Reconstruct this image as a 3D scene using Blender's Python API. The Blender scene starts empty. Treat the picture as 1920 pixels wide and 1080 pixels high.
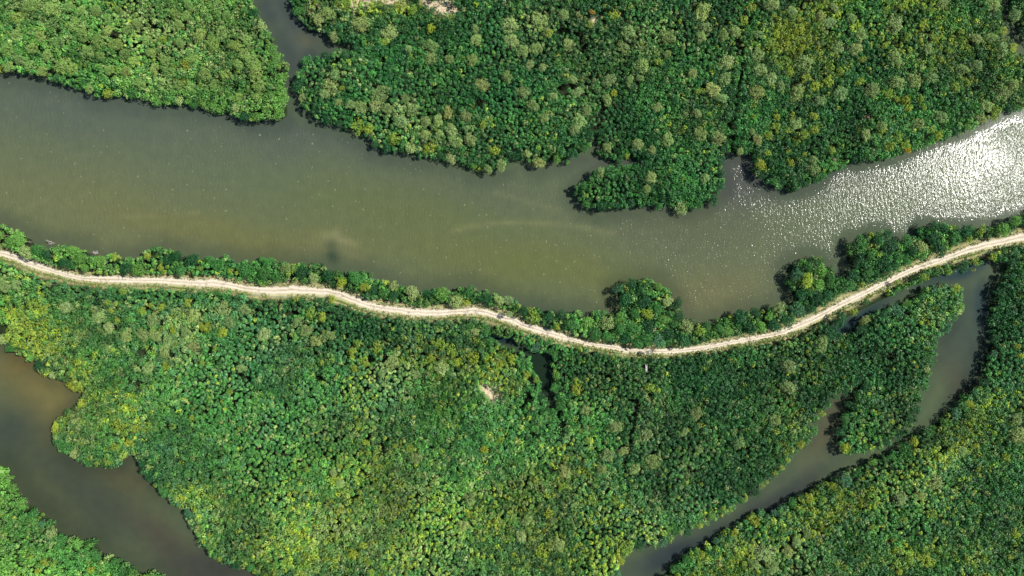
import bpy, math
import numpy as np
from mathutils import Vector

# ------------------------------------------------------------------ camera, sky, sun, exposure
sc = bpy.context.scene
COL = sc.collection
CAM_H = 200.0
S = 300.0 / 1920.0                      # metres per photo pixel at water level
cam_d = bpy.data.cameras.new("camera"); cam = bpy.data.objects.new("camera", cam_d)
COL.objects.link(cam); cam.location = (0, 0, CAM_H); cam.rotation_euler = (0, 0, 0)
cam_d.sensor_width = 36; cam_d.lens = 24.0; cam_d.clip_start = 1; cam_d.clip_end = 8000
sc.camera = cam

SUN = Vector((160.0, 40.0, 200.0)).normalized()
elev = math.asin(SUN.z); azim = math.atan2(SUN.x, SUN.y)
w = bpy.data.worlds.new("World"); sc.world = w; w.use_nodes = True
nt = w.node_tree
sky = nt.nodes.new("ShaderNodeTexSky"); sky.sky_type = 'NISHITA'; sky.sun_disc = False
sky.sun_elevation = elev; sky.sun_rotation = azim; sky.dust_density = 0.6; sky.ozone_density = 2.0
bg = nt.nodes["Background"]; bg.inputs[1].default_value = 0.092
nt.links.new(sky.outputs[0], bg.inputs[0])
sun_d = bpy.data.lights.new("sun", 'SUN'); sun_d.energy = 5.0; sun_d.angle = math.radians(0.53)
sun_d.color = (1.0, 0.96, 0.90)
sun = bpy.data.objects.new("sun", sun_d); COL.objects.link(sun); sun.location = SUN * 300
sun.rotation_euler = SUN.to_track_quat('Z', 'Y').to_euler()
sc.view_settings.view_transform = 'Standard'; sc.view_settings.look = 'None'
sc.view_settings.exposure = 0.40; sc.view_settings.gamma = 1
sc.cycles.max_bounces = 5; sc.cycles.diffuse_bounces = 2; sc.cycles.glossy_bounces = 2
sc.cycles.transmission_bounces = 2; sc.cycles.transparent_max_bounces = 4
sc.cycles.caustics_reflective = False; sc.cycles.caustics_refractive = False

rng = np.random.default_rng(11)

def W(px, py, z=0.0):
    """photo pixel -> ground position of a thing whose top stands at height z"""
    k = S * (CAM_H - z) / CAM_H
    return (px - 960.0) * k, (540.0 - py) * k

def tag(o, label=None, cat=None, group=None, kind=None):
    if label: o["label"] = label
    if cat: o["category"] = cat
    if group: o["group"] = group
    if kind: o["kind"] = kind
    return o

# ------------------------------------------------------------------ outlines of the land, traced as canopy edges
NW = [(-500,-420),(440,-420),(462,-60),(474,0),(482,15),(490,28),(497,40),(497,50),(507,60),(512,72),(520,88),(530,105),(537,118),(539,128),(537,145),(536,165),(539,185),(540,205),(537,217),(532,224),(520,227),(500,225),(488,226),(470,226),(455,224),(445,218),(430,213),(418,207),(405,207),(390,205),(378,205),(368,203),(350,198),(340,201),(330,201),(322,193),(310,192),(296,191),(285,193),(275,192),(262,184),(250,186),(240,184),(230,185),(215,179),(200,180),(190,180),(178,181),(165,179),(158,174),(150,167),(140,163),(125,158),(110,154),(95,150),(80,149),(60,146),(45,141),(20,136),(0,134),(-60,124),(-200,110),(-500,80)]
NF = [(500,-420),(530,-60),(540,0),(545,15),(553,28),(562,38),(570,45),(580,52),(590,57),(600,63),(612,70),(625,76),(640,80),(655,83),(666,90),(655,92),(635,90),(620,94),(605,100),(590,102),(580,103),(568,110),(562,120),(556,132),(552,142),(551,155),(553,165),(555,180),(557,195),(562,208),(572,213),(583,216),(590,222),(600,228),(612,232),(625,233),(636,237),(645,243),(655,248),(668,253),(680,257),(690,263),(690,270),(700,277),(715,279),(730,284),(745,286),(760,287),(770,291),(785,294),(800,295),(815,297),(830,300),(845,303),(858,302),(868,306),(880,312),(882,318),(895,318),(905,318),(915,323),(925,325),(935,322),(945,318),(955,313),(957,300),(965,297),(980,297),(990,305),(992,313),(1003,316),(1015,316),(1022,307),(1035,305),(1050,304),(1065,303),(1080,297),(1095,291),(1103,283),(1110,270),(1117,256),(1124,247),(1119,262),(1117,275),(1125,287),(1135,293),(1148,297),(1160,300),(1172,301),(1185,299),(1200,298),(1205,304),(1190,305),(1178,306),(1165,309),(1150,311),(1135,312),(1122,316),(1110,320),(1100,328),(1090,336),(1080,343),(1074,352),(1075,362),(1080,375),(1088,388),(1100,392),(1115,393),(1125,397),(1140,397),(1155,393),(1165,394),(1180,390),(1192,393),(1200,395),(1212,391),(1225,389),(1237,387),(1250,385),(1260,388),(1270,395),(1285,396),(1298,394),(1312,390),(1325,386),(1338,380),(1350,371),(1358,362),(1363,350),(1364,338),(1364,320),(1360,305),(1364,293),(1368,287),(1375,289),(1390,292),(1400,289),(1410,290),(1415,298),(1412,310),(1418,325),(1428,335),(1438,343),(1450,350),(1465,354),(1480,356),(1495,356),(1510,352),(1525,347),(1538,343),(1548,336),(1557,330),(1565,322),(1578,315),(1590,309),(1603,306),(1618,306),(1632,303),(1645,299),(1660,296),(1675,297),(1690,297),(1702,290),(1712,285),(1722,282),(1735,275),(1750,272),(1765,270),(1780,263),(1800,256),(1820,250),(1832,240),(1845,232),(1860,225),(1875,218),(1890,212),(1905,208),(1920,205),(2000,182),(2420,120),(2150,125),(2000,122),(1940,105),(1916,94),(1908,84),(1900,73),(1893,60),(1888,45),(1884,30),(1880,10),(1876,-10),(1866,-60),(1840,-420)]
NE = [(1860,-420),(1888,-60),(1896,-10),(1901,10),(1909,30),(1915,48),(1926,65),(1950,85),(2010,100),(2150,105),(2420,95),(2420,-420)]
R_TOP = [(-500,420),(-100,450),(0,467),(25,470),(45,482),(62,488),(80,493),(100,502),(125,508),(145,514),(165,515),(200,515),(230,515),(255,518),(300,518),(330,520),(360,522),(400,521),(425,524),(450,531),(480,535),(520,535),(545,533),(570,534),(600,538),(615,538),(640,543),(665,553),(690,563),(720,570),(750,573),(780,577),(820,578),(850,577),(870,575),(885,573),(905,575),(930,583),(960,590),(985,603),(1020,612),(1050,622),(1080,632),(1110,640),(1150,643),(1165,648),(1180,651),(1220,651),(1250,651),(1280,651),(1320,645),(1360,637),(1400,630),(1440,622),(1465,616),(1490,605),(1520,592),(1550,577),(1580,560),(1610,547),(1640,532),(1670,518),(1700,502),(1740,487),(1780,474),(1820,458),(1840,452),(1870,447),(1900,439),(1920,433),(2000,412),(2420,300)]
R_BOT = [(-500,440),(-100,468),(0,485),(30,493),(55,505),(80,513),(110,520),(140,528),(175,533),(220,535),(260,535),(300,536),(340,540),(380,542),(420,543),(460,551),(500,555),(540,557),(580,556),(610,558),(640,565),(670,577),(700,586),(740,592),(780,597),(820,597),(850,595),(880,593),(905,596),(930,602),(960,612),(1000,627),(1040,638),(1080,647),(1120,655),(1160,662),(1200,666),(1240,667),(1280,666),(1320,660),(1360,652),(1400,645),(1440,638),(1480,629),(1510,617),(1540,602),(1570,585),(1600,570),(1640,550),(1680,530),(1720,512),(1760,498),(1800,484),(1840,473),(1880,463),(1920,457),(2000,436),(2420,325)]
ER_TOP = [(-500,360),(-120,400),(0,420),(15,427),(25,427),(30,430),(38,437),(50,440),(55,450),(62,458),(68,463),(78,460),(85,457),(95,462),(103,457),(115,461),(125,456),(135,462),(150,461),(160,468),(170,478),(180,481),(192,481),(200,478),(215,477),(225,480),(235,481),(245,479),(258,477),(268,467),(280,466),(290,463),(300,461),(312,464),(325,466),(335,470),(350,474),(360,480),(375,478),(390,480),(402,481),(415,477),(430,480),(437,488),(450,485),(465,487),(480,484),(495,485),(510,483),(525,486),(540,491),(555,493),(570,493),(590,493),(605,496),(617,504),(635,505),(655,510),(668,510),(688,508),(693,513),(700,520),(712,522),(722,520),(730,528),(740,533),(755,535),(765,535),(780,541),(800,541),(815,541),(830,543),(843,545),(850,538),(862,535),(872,531),(885,533),(895,538),(905,540),(920,540),(925,550),(940,553),(955,556),(968,564),(978,573),(990,572),(1005,573),(1018,580),(1035,580),(1050,583),(1062,585),(1075,582),(1085,577),(1095,580),(1102,590),(1112,585),(1130,583),(1150,585),(1160,582),(1158,570),(1152,555),(1150,542),(1158,531),(1170,528),(1185,526),(1200,523),(1210,521),(1222,525),(1235,523),(1248,530),(1256,540),(1265,550),(1272,560),(1280,573),(1283,590),(1290,597),(1305,601),(1315,605),(1325,602),(1340,600),(1360,597),(1375,592),(1388,585),(1400,580),(1415,578),(1430,577),(1445,577),(1452,569),(1465,570),(1480,567),(1488,562),(1485,550),(1480,535),(1478,520),(1475,505),(1478,495),(1490,487),(1505,485),(1512,480),(1528,478),(1545,480),(1555,488),(1565,500),(1573,510),(1575,517),(1585,512),(1598,508),(1592,495),(1588,480),(1588,465),(1592,453),(1605,445),(1620,441),(1632,436),(1645,431),(1660,430),(1672,435),(1678,445),(1695,445),(1710,444),(1722,440),(1722,430),(1728,420),(1740,415),(1755,416),(1770,418),(1785,421),(1800,420),(1815,423),(1830,425),(1845,418),(1860,423),(1875,415),(1890,410),(1905,403),(1920,398),(2000,378),(2420,250)]
def cut(line, x0, x1): return [p for p in line if x0 <= p[0] <= x1]
RIVER_STRIP = ER_TOP + [(x, y - 1) for x, y in reversed(R_TOP)]
SF = [(x, y + 1.5) for x, y in cut(R_BOT, -500, 1545)] + [(1560,600),(1556,627),(1570,623),(1597,622),(1613,602),(1632,590),(1648,586),(1663,578),(1693,566),(1718,551),(1740,540),(1765,530),(1785,528),(1800,532),(1810,545),(1813,560),(1812,575),(1808,590),(1800,603),(1790,615),(1780,625),(1768,633),(1760,640),(1760,655),(1757,672),(1753,690),(1750,705),(1748,720),(1740,740),(1733,760),(1727,780),(1717,803),(1697,823),(1673,837),(1640,847),(1613,852),(1590,857),(1578,850),(1573,837),(1571,810),(1578,787),(1591,763),(1598,747),(1611,733),(1614,716),(1607,723),(1590,740),(1563,757),(1547,777),(1533,803),(1520,830),(1497,848),(1483,873),(1453,903),(1427,923),(1397,947),(1363,967),(1323,987),(1290,1000),(1267,1010),(1240,1027),(1207,1032),(1187,1030),(1180,1040),(1170,1060),(1163,1080),(1140,1130),(1100,1500),(540,1500),(530,1200),(500,1110),(467,1080),(440,1068),(410,1060),(387,1040),(367,1013),(353,987),(340,960),(317,947),(293,927),(280,903),(263,887),(258,867),(253,852),(230,860),(213,875),(183,877),(153,877),(133,865),(110,847),(97,827),(97,803),(103,787),(120,770),(133,760),(147,747),(143,737),(127,728),(113,720),(90,715),(70,697),(50,683),(37,667),(20,660),(0,650),(-60,630),(-200,600),(-500,560)]
STRIP_R = [(x, y + 2) for x, y in cut(R_BOT, 1510, 1860)] + [(1850,480),(1847,492),(1830,504),(1812,507),(1794,511),(1776,516),(1745,526),(1710,537),(1680,555),(1645,568),(1621,576),(1602,589),(1587,602),(1575,618),(1560,627),(1540,625)]
HF = [(1862,476)] + [(x, y + 2) for x, y in cut(R_BOT, 1870, 2420)] + [(2420,1500),(1150,1500),(1205,1120),(1253,1073),(1280,1045),(1297,1040),(1323,1023),(1353,1003),(1383,987),(1413,967),(1447,957),(1480,940),(1510,923),(1540,910),(1570,893),(1600,880),(1623,867),(1647,857),(1683,843),(1713,823),(1743,803),(1773,783),(1800,757),(1820,733),(1830,717),(1847,697),(1853,670),(1862,643),(1863,610),(1860,577),(1867,547),(1880,517),(1893,495),(1880,491),(1868,492),(1860,486)]
SW = [(-500,790),(-100,840),(0,877),(10,890),(20,913),(37,937),(57,957),(77,965),(93,987),(107,1003),(127,1010),(147,1013),(173,1018),(183,1033),(197,1048),(227,1057),(247,1068),(273,1080),(285,1072),(300,1080),(340,1120),(380,1500),(-500,1500)]
HOLE = [(893,622),(915,627),(940,634),(960,642),(975,650),(993,659),(1018,661),(1036,667),(1033,690),(1035,715),(1037,740),(1043,763),(1030,750),(1020,730),(1015,712),(1008,695),(1000,680),(985,662),(965,652),(940,642),(915,633)]
BARE = [[(775,-30),(862,-30),(858,16),(872,36),(842,40),(822,27),(800,20),(788,9)],
        [(645,-30),(775,-30),(778,8),(745,14),(720,8),(690,16),(655,14)],
        [(925,719),(942,727),(946,744),(936,754),(932,768),(920,757),(911,744),(897,733),(900,716),(914,713)],
        [(1108,30),(1121,32),(1124,50),(1113,54),(1106,44)],
        [(1034,8),(1045,10),(1040,22),(1033,20)],[(1158,22),(1168,24),(1166,40),(1158,36)]]

# ------------------------------------------------------------------ raster fields
GX0, GY0, CELL = -215.0, -140.0, 0.5
GNX, GNY = 861, 561
gx = GX0 + CELL * np.arange(GNX); gy = GY0 + CELL * np.arange(GNY)
GXX, GYY = np.meshgrid(gx, gy)
def inside(poly, X, Y):
    r = np.zeros(X.shape, bool); n = len(poly)
    for i in range(n):
        x0, y0 = poly[i]; x1, y1 = poly[(i + 1) % n]
        if y0 == y1: continue
        c = ((y0 > Y) != (y1 > Y)) & (X < (x1 - x0) * (Y - y0) / (y1 - y0) + x0)
        r ^= c
    return r
def wpoly(p, z=3.2): return [W(a, b, z) for a, b in p]
def edt(mask, K=24):
    """distance (m) from each True cell to the nearest False one, capped"""
    g = np.full(mask.shape, float(K)); g[~mask] = 0
    for k in range(1, K):
        for sgn in (1, -1):
            sh = np.ones_like(mask)
            if sgn > 0: sh[:, k:] = mask[:, :-k]
            else: sh[:, :-k] = mask[:, k:]
            g = np.where(mask & ~sh, np.minimum(g, k), g)
    d2 = g ** 2
    out = d2.copy()
    for k in range(1, K):
        a = np.full_like(d2, K * K); a[k:] = d2[:-k]; out = np.minimum(out, a + k * k)
        a = np.full_like(d2, K * K); a[:-k] = d2[k:]; out = np.minimum(out, a + k * k)
    return np.sqrt(out) * CELL
def samp(F, x, y):
    fx = np.clip((np.asarray(x) - GX0) / CELL, 0, GNX - 1.001); fy = np.clip((np.asarray(y) - GY0) / CELL, 0, GNY - 1.001)
    i = fx.astype(int); j = fy.astype(int); a = fx - i; b = fy - j
    return (F[j, i] * (1 - a) * (1 - b) + F[j, i + 1] * a * (1 - b) + F[j + 1, i] * (1 - a) * b + F[j + 1, i + 1] * a * b)
def noise2(x, y, lam, seed):
    r = np.random.default_rng(seed).random((256, 256))
    u = np.asarray(x) / lam + 4000.3; v = np.asarray(y) / lam + 4000.7
    i = np.floor(u).astype(int); j = np.floor(v).astype(int); a = u - i; b = v - j
    a = a * a * (3 - 2 * a); b = b * b * (3 - 2 * b)
    g = lambda p, q: r[q & 255, p & 255]
    return g(i, j) * (1 - a) * (1 - b) + g(i + 1, j) * a * (1 - b) + g(i, j + 1) * (1 - a) * b + g(i + 1, j + 1) * a * b
def fbm(x, y, lam, seed): return 0.55 * noise2(x, y, lam, seed) + 0.3 * noise2(x, y, lam / 2.1, seed + 1) + 0.15 * noise2(x, y, lam / 4.3, seed + 2)
def sstep(a, b, v):
    t = np.clip((v - a) / (b - a), 0, 1); return t * t * (3 - 2 * t)

POLYS = {"nw": NW, "nf": NF, "ne": NE, "strip": RIVER_STRIP, "sf": SF, "strip_r": STRIP_R, "hf": HF, "sw": SW}
ROAD = R_TOP + list(reversed(R_BOT))
region = np.zeros(GXX.shape, np.int8); names = list(POLYS)
hole_m = inside(wpoly(HOLE, 2.5), GXX, GYY)
for k, nm in enumerate(names): region[inside(wpoly(POLYS[nm]), GXX, GYY)] = k + 1
region[hole_m] = 0
road_m = inside(wpoly(ROAD, 0.5), GXX, GYY)
region[road_m] = 0
bare_m = np.zeros_like(road_m)
for b in BARE: bare_m |= inside(wpoly(b, 0.5), GXX, GYY)
canopy_m = (region > 0)
land_m = canopy_m | (edt(~road_m, 8) < 2.0)
land_m[hole_m] = False
D_can = edt(canopy_m)                      # distance inside the canopy from its edge
D_land = edt(land_m)
D_wat = edt(~land_m)                       # distance out over the water from the bank
D_road = edt(~road_m)                      # distance from the road
bare_soft = np.clip(edt(bare_m, 6), 0, 1.5) / 1.5
region_f = region

# ------------------------------------------------------------------ node helpers / materials
def mat(name, rough=0.8, spec=0.3):
    m = bpy.data.materials.new(name); m.use_nodes = True
    b = m.node_tree.nodes["Principled BSDF"]
    b.inputs["Roughness"].default_value = rough; b.inputs["Specular IOR Level"].default_value = spec
    return m, m.node_tree, b
def N(t, ty, **kw):
    n = t.nodes.new(ty)
    for k, v in kw.items(): setattr(n, k, v)
    return n
def ramp(t, fac, stops):
    r = N(t, "ShaderNodeValToRGB"); e = r.color_ramp.elements
    while len(e) < len(stops): e.new(0.5)
    for q, (p, c) in zip(e, stops): q.position = p; q.color = (*c, 1) if len(c) == 3 else c
    t.links.new(fac, r.inputs[0]); return r.outputs[0]
def mixc(t, fac, a, b, mode='MIX'):
    m = N(t, "ShaderNodeMix", data_type='RGBA', blend_type=mode)
    for s, v in ((m.inputs[0], fac), (m.inputs[6], a), (m.inputs[7], b)):
        if hasattr(v, "links"): t.links.new(v, s)
        elif isinstance(v, (int, float)): s.default_value = v
        else: s.default_value = (*v, 1)
    return m.outputs[2]
def mth(t, op, a, b=None, c=None):
    m = N(t, "ShaderNodeMath", operation=op)
    for s, v in zip(m.inputs, (a, b, c)):
        if v is None: continue
        if hasattr(v, "links"): t.links.new(v, s)
        else: s.default_value = v
    return m.outputs[0]

def leaf_material(name, per_object=False, rough=0.50, spec=0.32, trans=0.24):
    m, t, b = mat(name, rough, spec)
    a = N(t, "ShaderNodeAttribute", attribute_name="leafcol")
    col = a.outputs["Color"]
    if per_object:
        oi = N(t, "ShaderNodeObjectInfo")
        col = mixc(t, 1.0, oi.outputs["Color"], col, 'MULTIPLY')
    t.links.new(col, b.inputs["Base Color"])
    tr = N(t, "ShaderNodeBsdfTranslucent"); t.links.new(mixc(t, 1.0, col, (1.25, 1.15, 0.5), 'MULTIPLY'), tr.inputs[0])
    mx = N(t, "ShaderNodeMixShader"); mx.inputs[0].default_value = trans
    t.links.new(b.outputs[0], mx.inputs[1]); t.links.new(tr.outputs[0], mx.inputs[2])
    t.links.new(mx.outputs[0], t.nodes["Material Output"].inputs[0])
    return m
M_THICK = leaf_material("thicket_leaves")
M_LEAF = leaf_material("tree_leaves", True)
M_BARK, t_, b_ = mat("bark", 0.9, 0.1)
n_ = N(t_, "ShaderNodeTexNoise"); n_.inputs["Scale"].default_value = 6
t_.links.new(ramp(t_, n_.outputs[0], [(0.3, (0.10, 0.075, 0.055)), (0.7, (0.24, 0.2, 0.16))]), b_.inputs["Base Color"])
M_DEAD, t_, b_ = mat("dead_wood", 0.9, 0.1)
n_ = N(t_, "ShaderNodeTexNoise"); n_.inputs["Scale"].default_value = 5
t_.links.new(ramp(t_, n_.outputs[0], [(0.3, (0.36, 0.32, 0.30)), (0.7, (0.62, 0.57, 0.53))]), b_.inputs["Base Color"])
M_PLANK, t_, b_ = mat("weathered_planks", 0.85, 0.2)
n_ = N(t_, "ShaderNodeTexNoise"); n_.inputs["Scale"].default_value = 8
t_.links.new(ramp(t_, n_.outputs[0], [(0.3, (0.40, 0.39, 0.36)), (0.7, (0.60, 0.58, 0.55))]), b_.inputs["Base Color"])

def np_mesh(name, V, F, cols=None, uv=None, mats=(), smooth=False, face_domain=True):
    me = bpy.data.meshes.new(name); k = F.shape[1]
    me.vertices.add(len(V)); me.vertices.foreach_set("co", np.ascontiguousarray(V, np.float32).ravel())
    me.loops.add(F.size); me.loops.foreach_set("vertex_index", np.ascontiguousarray(F, np.int32).ravel())
    me.polygons.add(len(F)); me.polygons.foreach_set("loop_start", np.arange(0, F.size, k, dtype=np.int32))
    me.update(calc_edges=True)
    if cols is not None:
        for nm, c, dom in cols:
            if c.ndim == 1:
                a = me.attributes.new(nm, 'FLOAT', dom); a.data.foreach_set("value", np.ascontiguousarray(c, np.float32))
            else:
                a = me.attributes.new(nm, 'FLOAT_COLOR', dom)
                c4 = np.ones((len(c), 4), np.float32); c4[:, :3] = c; a.data.foreach_set("color", c4.ravel())
    if uv is not None:
        l = me.uv_layers.new(name="UVMap"); l.data.foreach_set("uv", np.ascontiguousarray(uv[F.ravel()], np.float32).ravel())
    if smooth: me.polygons.foreach_set("use_smooth", np.ones(len(F), bool))
    for m in mats: me.materials.append(m)
    return me
def add_obj(name, me, parent=None, loc=(0, 0, 0)):
    o = bpy.data.objects.new(name, me); COL.objects.link(o); o.location = loc
    if parent: o.parent = parent
    return o

# ------------------------------------------------------------------ ground
def grid_axis(lo, hi, step, far):
    a = list(np.arange(lo, hi + 1e-6, step)); d = step * 2; x = hi; y = lo; pre = []; post = []
    while x < far: x += d; post.append(x); y -= d; pre.append(y); d *= 1.7
    return np.array(pre[::-1] + a + post)
def grid_mesh(ax, ay):
    X, Y = np.meshgrid(ax, ay); nx, ny = len(ax), len(ay)
    i = np.arange(nx - 1); j = np.arange(ny - 1); I, J = np.meshgrid(i, j)
    a = (J * nx + I).ravel(); F = np.stack([a, a + 1, a + 1 + nx, a + nx], 1)
    return X.ravel(), Y.ravel(), F
ax = grid_axis(-180, 180, 0.7, 2500); ay = grid_axis(-112, 112, 0.7, 2500)
X, Y, F = grid_mesh(ax, ay)
dl = samp(D_land, X, Y); dr = samp(D_road, X, Y); bs = samp(bare_soft, X, Y)
Z = -0.9 + 1.3 * sstep(0.2, 2.2, dl + 0.5 * (fbm(X, Y, 3, 5) - 0.5)) + 0.12 * (fbm(X, Y, 4, 8) - 0.5) * (dl > 1)
Z = np.where(dr < 3.5, np.maximum(Z, 0.36 - 0.9 * sstep(1.6, 4.5, dr)), Z)
Z = np.where(dr < 1.2, 0.36, Z)
mud = np.array([0.018, 0.028, 0.012]); sand = np.array([0.48, 0.40, 0.27]); dry = np.array([0.30, 0.28, 0.13])
nz = fbm(X, Y, 2.2, 21)[:, None]
c = mud * (0.7 + 0.7 * nz)
c = c + (dry * (0.7 + .7 * nz) - c) * (1 - sstep(0.6, 2.0, dr + 1.2 * (nz[:, 0] - .5)))[:, None]
c = c + (sand * (0.65 + .6 * nz) - c) * sstep(0.1, 0.6, bs)[:, None]
m, t, b = mat("marsh_soil", 0.95, 0.1)
a = N(t, "ShaderNodeAttribute", attribute_name="soil"); n = N(t, "ShaderNodeTexNoise"); n.inputs["Scale"].default_value = 1.3
n.inputs["Detail"].default_value = 6
tc = N(t, "ShaderNodeTexCoord"); t.links.new(tc.outputs["Object"], n.inputs["Vector"])
t.links.new(mixc(t, 1.0, a.outputs["Color"], ramp(t, n.outputs[0], [(0.3, (0.6, 0.6, 0.6)), (0.7, (1.3, 1.3, 1.25))]), 'MULTIPLY'), b.inputs["Base Color"])
g = add_obj("ground", np_mesh("ground", np.stack([X, Y, Z], 1), F, [("soil", c, 'POINT')], mats=[m], smooth=True))
tag(g, kind="structure", label="dark marsh soil under the mangroves with small sandy clearings")

# ------------------------------------------------------------------ water
def blob(X, Y, px, py, rx, ry, rot=0.0):
    x, y = W(px, py); dx = X - x; dy = Y - y; c_, s_ = math.cos(rot), math.sin(rot)
    u = (dx * c_ + dy * s_) / (rx * S); v = (-dx * s_ + dy * c_) / (ry * S)
    return np.exp(-(u * u + v * v))
WATER = [  # px, py, rx, ry, rot(deg, ccw), colour, weight
    (150,400,330,90,-12,(0.134,0.138,0.072),.85),(450,440,260,40,-8,(0.150,0.140,0.055),.6),
    (120,210,300,60,-12,(0.090,0.105,0.085),.7),(560,255,240,50,-14,(0.086,0.100,0.080),.7),(900,350,200,45,-8,(0.095,0.105,0.070),.5),
    (750,400,260,60,-8,(0.115,0.128,0.055),.6),(1000,500,330,60,-8,(0.125,0.132,0.052),.8),(1330,540,130,50,10,(0.140,0.130,0.068),.7),
    (1300,420,160,60,0,(0.100,0.100,0.062),.5),(1450,300,160,60,0,(0.085,0.087,0.075),.7),(1200,300,120,25,0,(0.085,0.088,0.075),.6),(1390,340,35,60,0,(0.082,0.082,0.072),.8),
    (560,80,60,90,0,(0.070,0.078,0.078),1),(575,80,22,14,0,(0.11,0.10,0.07),.6),(510,20,40,40,0,(0.070,0.078,0.080),1),
    (632,461,30,10,-12,(0.22,0.20,0.10),.75),(628,452,8,14,0,(0.22,0.20,0.10),.4),(626,487,11,20,0,(0.020,0.050,0.036),.85),(660,486,40,8,-20,(0.15,0.14,0.075),.4),
    (600,478,70,9,-14,(0.15,0.14,0.07),.5),
    (140,880,200,190,-40,(0.070,0.072,0.048),1.0),(420,1090,120,60,0,(0.07,0.062,0.052),1),(90,740,60,80,30,(0.145,0.116,0.055),.95),(40,680,60,40,0,(0.13,0.095,0.045),.9),(20,805,60,50,-40,(0.045,0.052,0.050),.7),
    (130,900,110,30,-35,(0.05,0.056,0.046),.6),(200,960,110,40,-38,(0.048,0.054,0.048),.6),(235,900,60,25,-20,(0.080,0.070,0.045),.7),(300,1010,90,30,-40,(0.070,0.060,0.048),.8),(380,1070,90,30,-30,(0.050,0.046,0.045),.9),
    (1560,800,90,30,62,(0.098,0.088,0.058),.95),(1450,940,140,30,32,(0.060,0.062,0.060),.9),(1260,1050,110,30,30,(0.045,0.052,0.060),.9),
    (1800,660,60,120,10,(0.058,0.068,0.060),.95),(1840,560,30,60,0,(0.045,0.062,0.066),.9),(1790,720,30,60,20,(0.078,0.074,0.056),.7),(1800,500,80,14,20,(0.03,0.055,0.07),.9),
    (1020,700,60,80,0,(0.018,0.032,0.020),1),(930,635,60,20,0,(0.012,0.03,0.04),1),
    (1600,600,90,16,35,(0.03,0.05,0.06),.9),
]
ax = grid_axis(-180, 180, 1.0, 2500); ay = grid_axis(-112, 112, 1.0, 2500)
X, Y, F = grid_mesh(ax, ay)
wx = X + 7 * (fbm(X, Y, 22, 31) - .5); wy = Y + 7 * (fbm(X, Y, 22, 35) - .5)
c = np.tile(np.array([0.112, 0.128, 0.076]), (len(X), 1))
for px, py, rx, ry, rot, colr, wt in WATER:
    f = (blob(wx, wy, px, py, rx, ry, math.radians(rot)) * wt)[:, None]
    c = c + (np.array(colr) - c) * np.clip(f * 1.25, 0, 1)
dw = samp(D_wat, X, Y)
edge = (1 - sstep(0.5, 6.5, dw + 2 * (fbm(X, Y, 9, 44) - .5)))[:, None]     # water colour darkens towards the banks
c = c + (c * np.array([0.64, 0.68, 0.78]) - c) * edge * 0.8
# three faint curved silt lines left by currents
def silt(px_pts, width, amt):
    global c
    pts = [W(a, b) for a, b in px_pts]; dmin = np.full(len(X), 1e9)
    for (x0, y0), (x1, y1) in zip(pts, pts[1:]):
        tt = np.clip(((X - x0) * (x1 - x0) + (Y - y0) * (y1 - y0)) / ((x1 - x0) ** 2 + (y1 - y0) ** 2), 0, 1)
        dmin = np.minimum(dmin, np.hypot(X - x0 - tt * (x1 - x0), Y - y0 - tt * (y1 - y0)))
    f = np.exp(-(dmin / width) ** 2) * amt * 0.5 * (0.4 + 0.9 * noise2(X, Y, 6, 77))
    c = c + (np.array([0.27, 0.24, 0.11]) - c) * f[:, None]
silt([(845,435),(880,425),(920,419),(970,417),(1020,419),(1070,423),(1120,431),(1150,438)], 0.8, .45)
silt([(930,362),(980,375),(1030,388),(1080,403)], 0.8, .3)
silt([(205,404),(260,407),(320,403),(370,399)], 0.8, .3)
silt([(30,395),(60,385),(90,372)], 0.9, .25)
main = inside(wpoly([(-500,0),(500,150),(560,235),(900,330),(1080,290),(1420,300),(1920,190),(2420,60),(2420,330),(1920,420),(1600,520),(1300,620),(1100,600),(600,510),(0,470),(-500,440)], 0), X, Y)
c = c * np.array([0.68, 0.72, 0.68])
c = np.where(main[:, None], c * np.array([1.03, 1.06, 1.04]), c * np.array([1.06, 1.14, 0.97]))
waves = np.where(main, sstep(0.6, 4.0, dw + 3.0 * (fbm(X, Y, 12, 60) - .5)), 0.0)
m, t, b = mat("river_water", 0.1, 0.13)
b.inputs["IOR"].default_value = 1.333
a = N(t, "ShaderNodeAttribute", attribute_name="silt"); wv = N(t, "ShaderNodeAttribute", attribute_name="waves")
tc = N(t, "ShaderNodeTexCoord")
nn = N(t, "ShaderNodeTexNoise"); nn.inputs["Scale"].default_value = 0.35; nn.inputs["Detail"].default_value = 5
t.links.new(tc.outputs["Object"], nn.inputs["Vector"])
t.links.new(mixc(t, 1.0, a.outputs["Color"], ramp(t, nn.outputs[0], [(0.3, (0.93, 0.94, 0.95)), (0.7, (1.07, 1.06, 1.03))]), 'MULTIPLY'), wcol_in := N(t, "ShaderNodeMix", data_type='RGBA'). inputs[6])
def wave(scale, stretch, rot, det):
    mp = N(t, "ShaderNodeMapping"); mp.inputs["Rotation"].default_value = (0, 0, math.radians(rot)); mp.inputs["Scale"].default_value = (1, stretch, 1)
    t.links.new(tc.outputs["Object"], mp.inputs["Vector"])
    n = N(t, "ShaderNodeTexNoise"); n.inputs["Scale"].default_value = scale; n.inputs["Detail"].default_value = det; n.inputs["Roughness"].default_value = 0.6
    t.links.new(mp.outputs[0], n.inputs["Vector"]); return n.outputs[0]
h = mth(t, 'ADD', mth(t, 'MULTIPLY', wave(1.35, 0.38, -17, 2), 1.0), mth(t, 'MULTIPLY', wave(3.2, 0.6, -30, 1), 0.5))
spk = mth(t, 'MAXIMUM', mth(t, 'SUBTRACT', wave(2.6, 0.7, 10, 0), 0.70), 0.0)
h = mth(t, 'ADD', h, mth(t, 'MULTIPLY', spk, 3.0))
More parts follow.
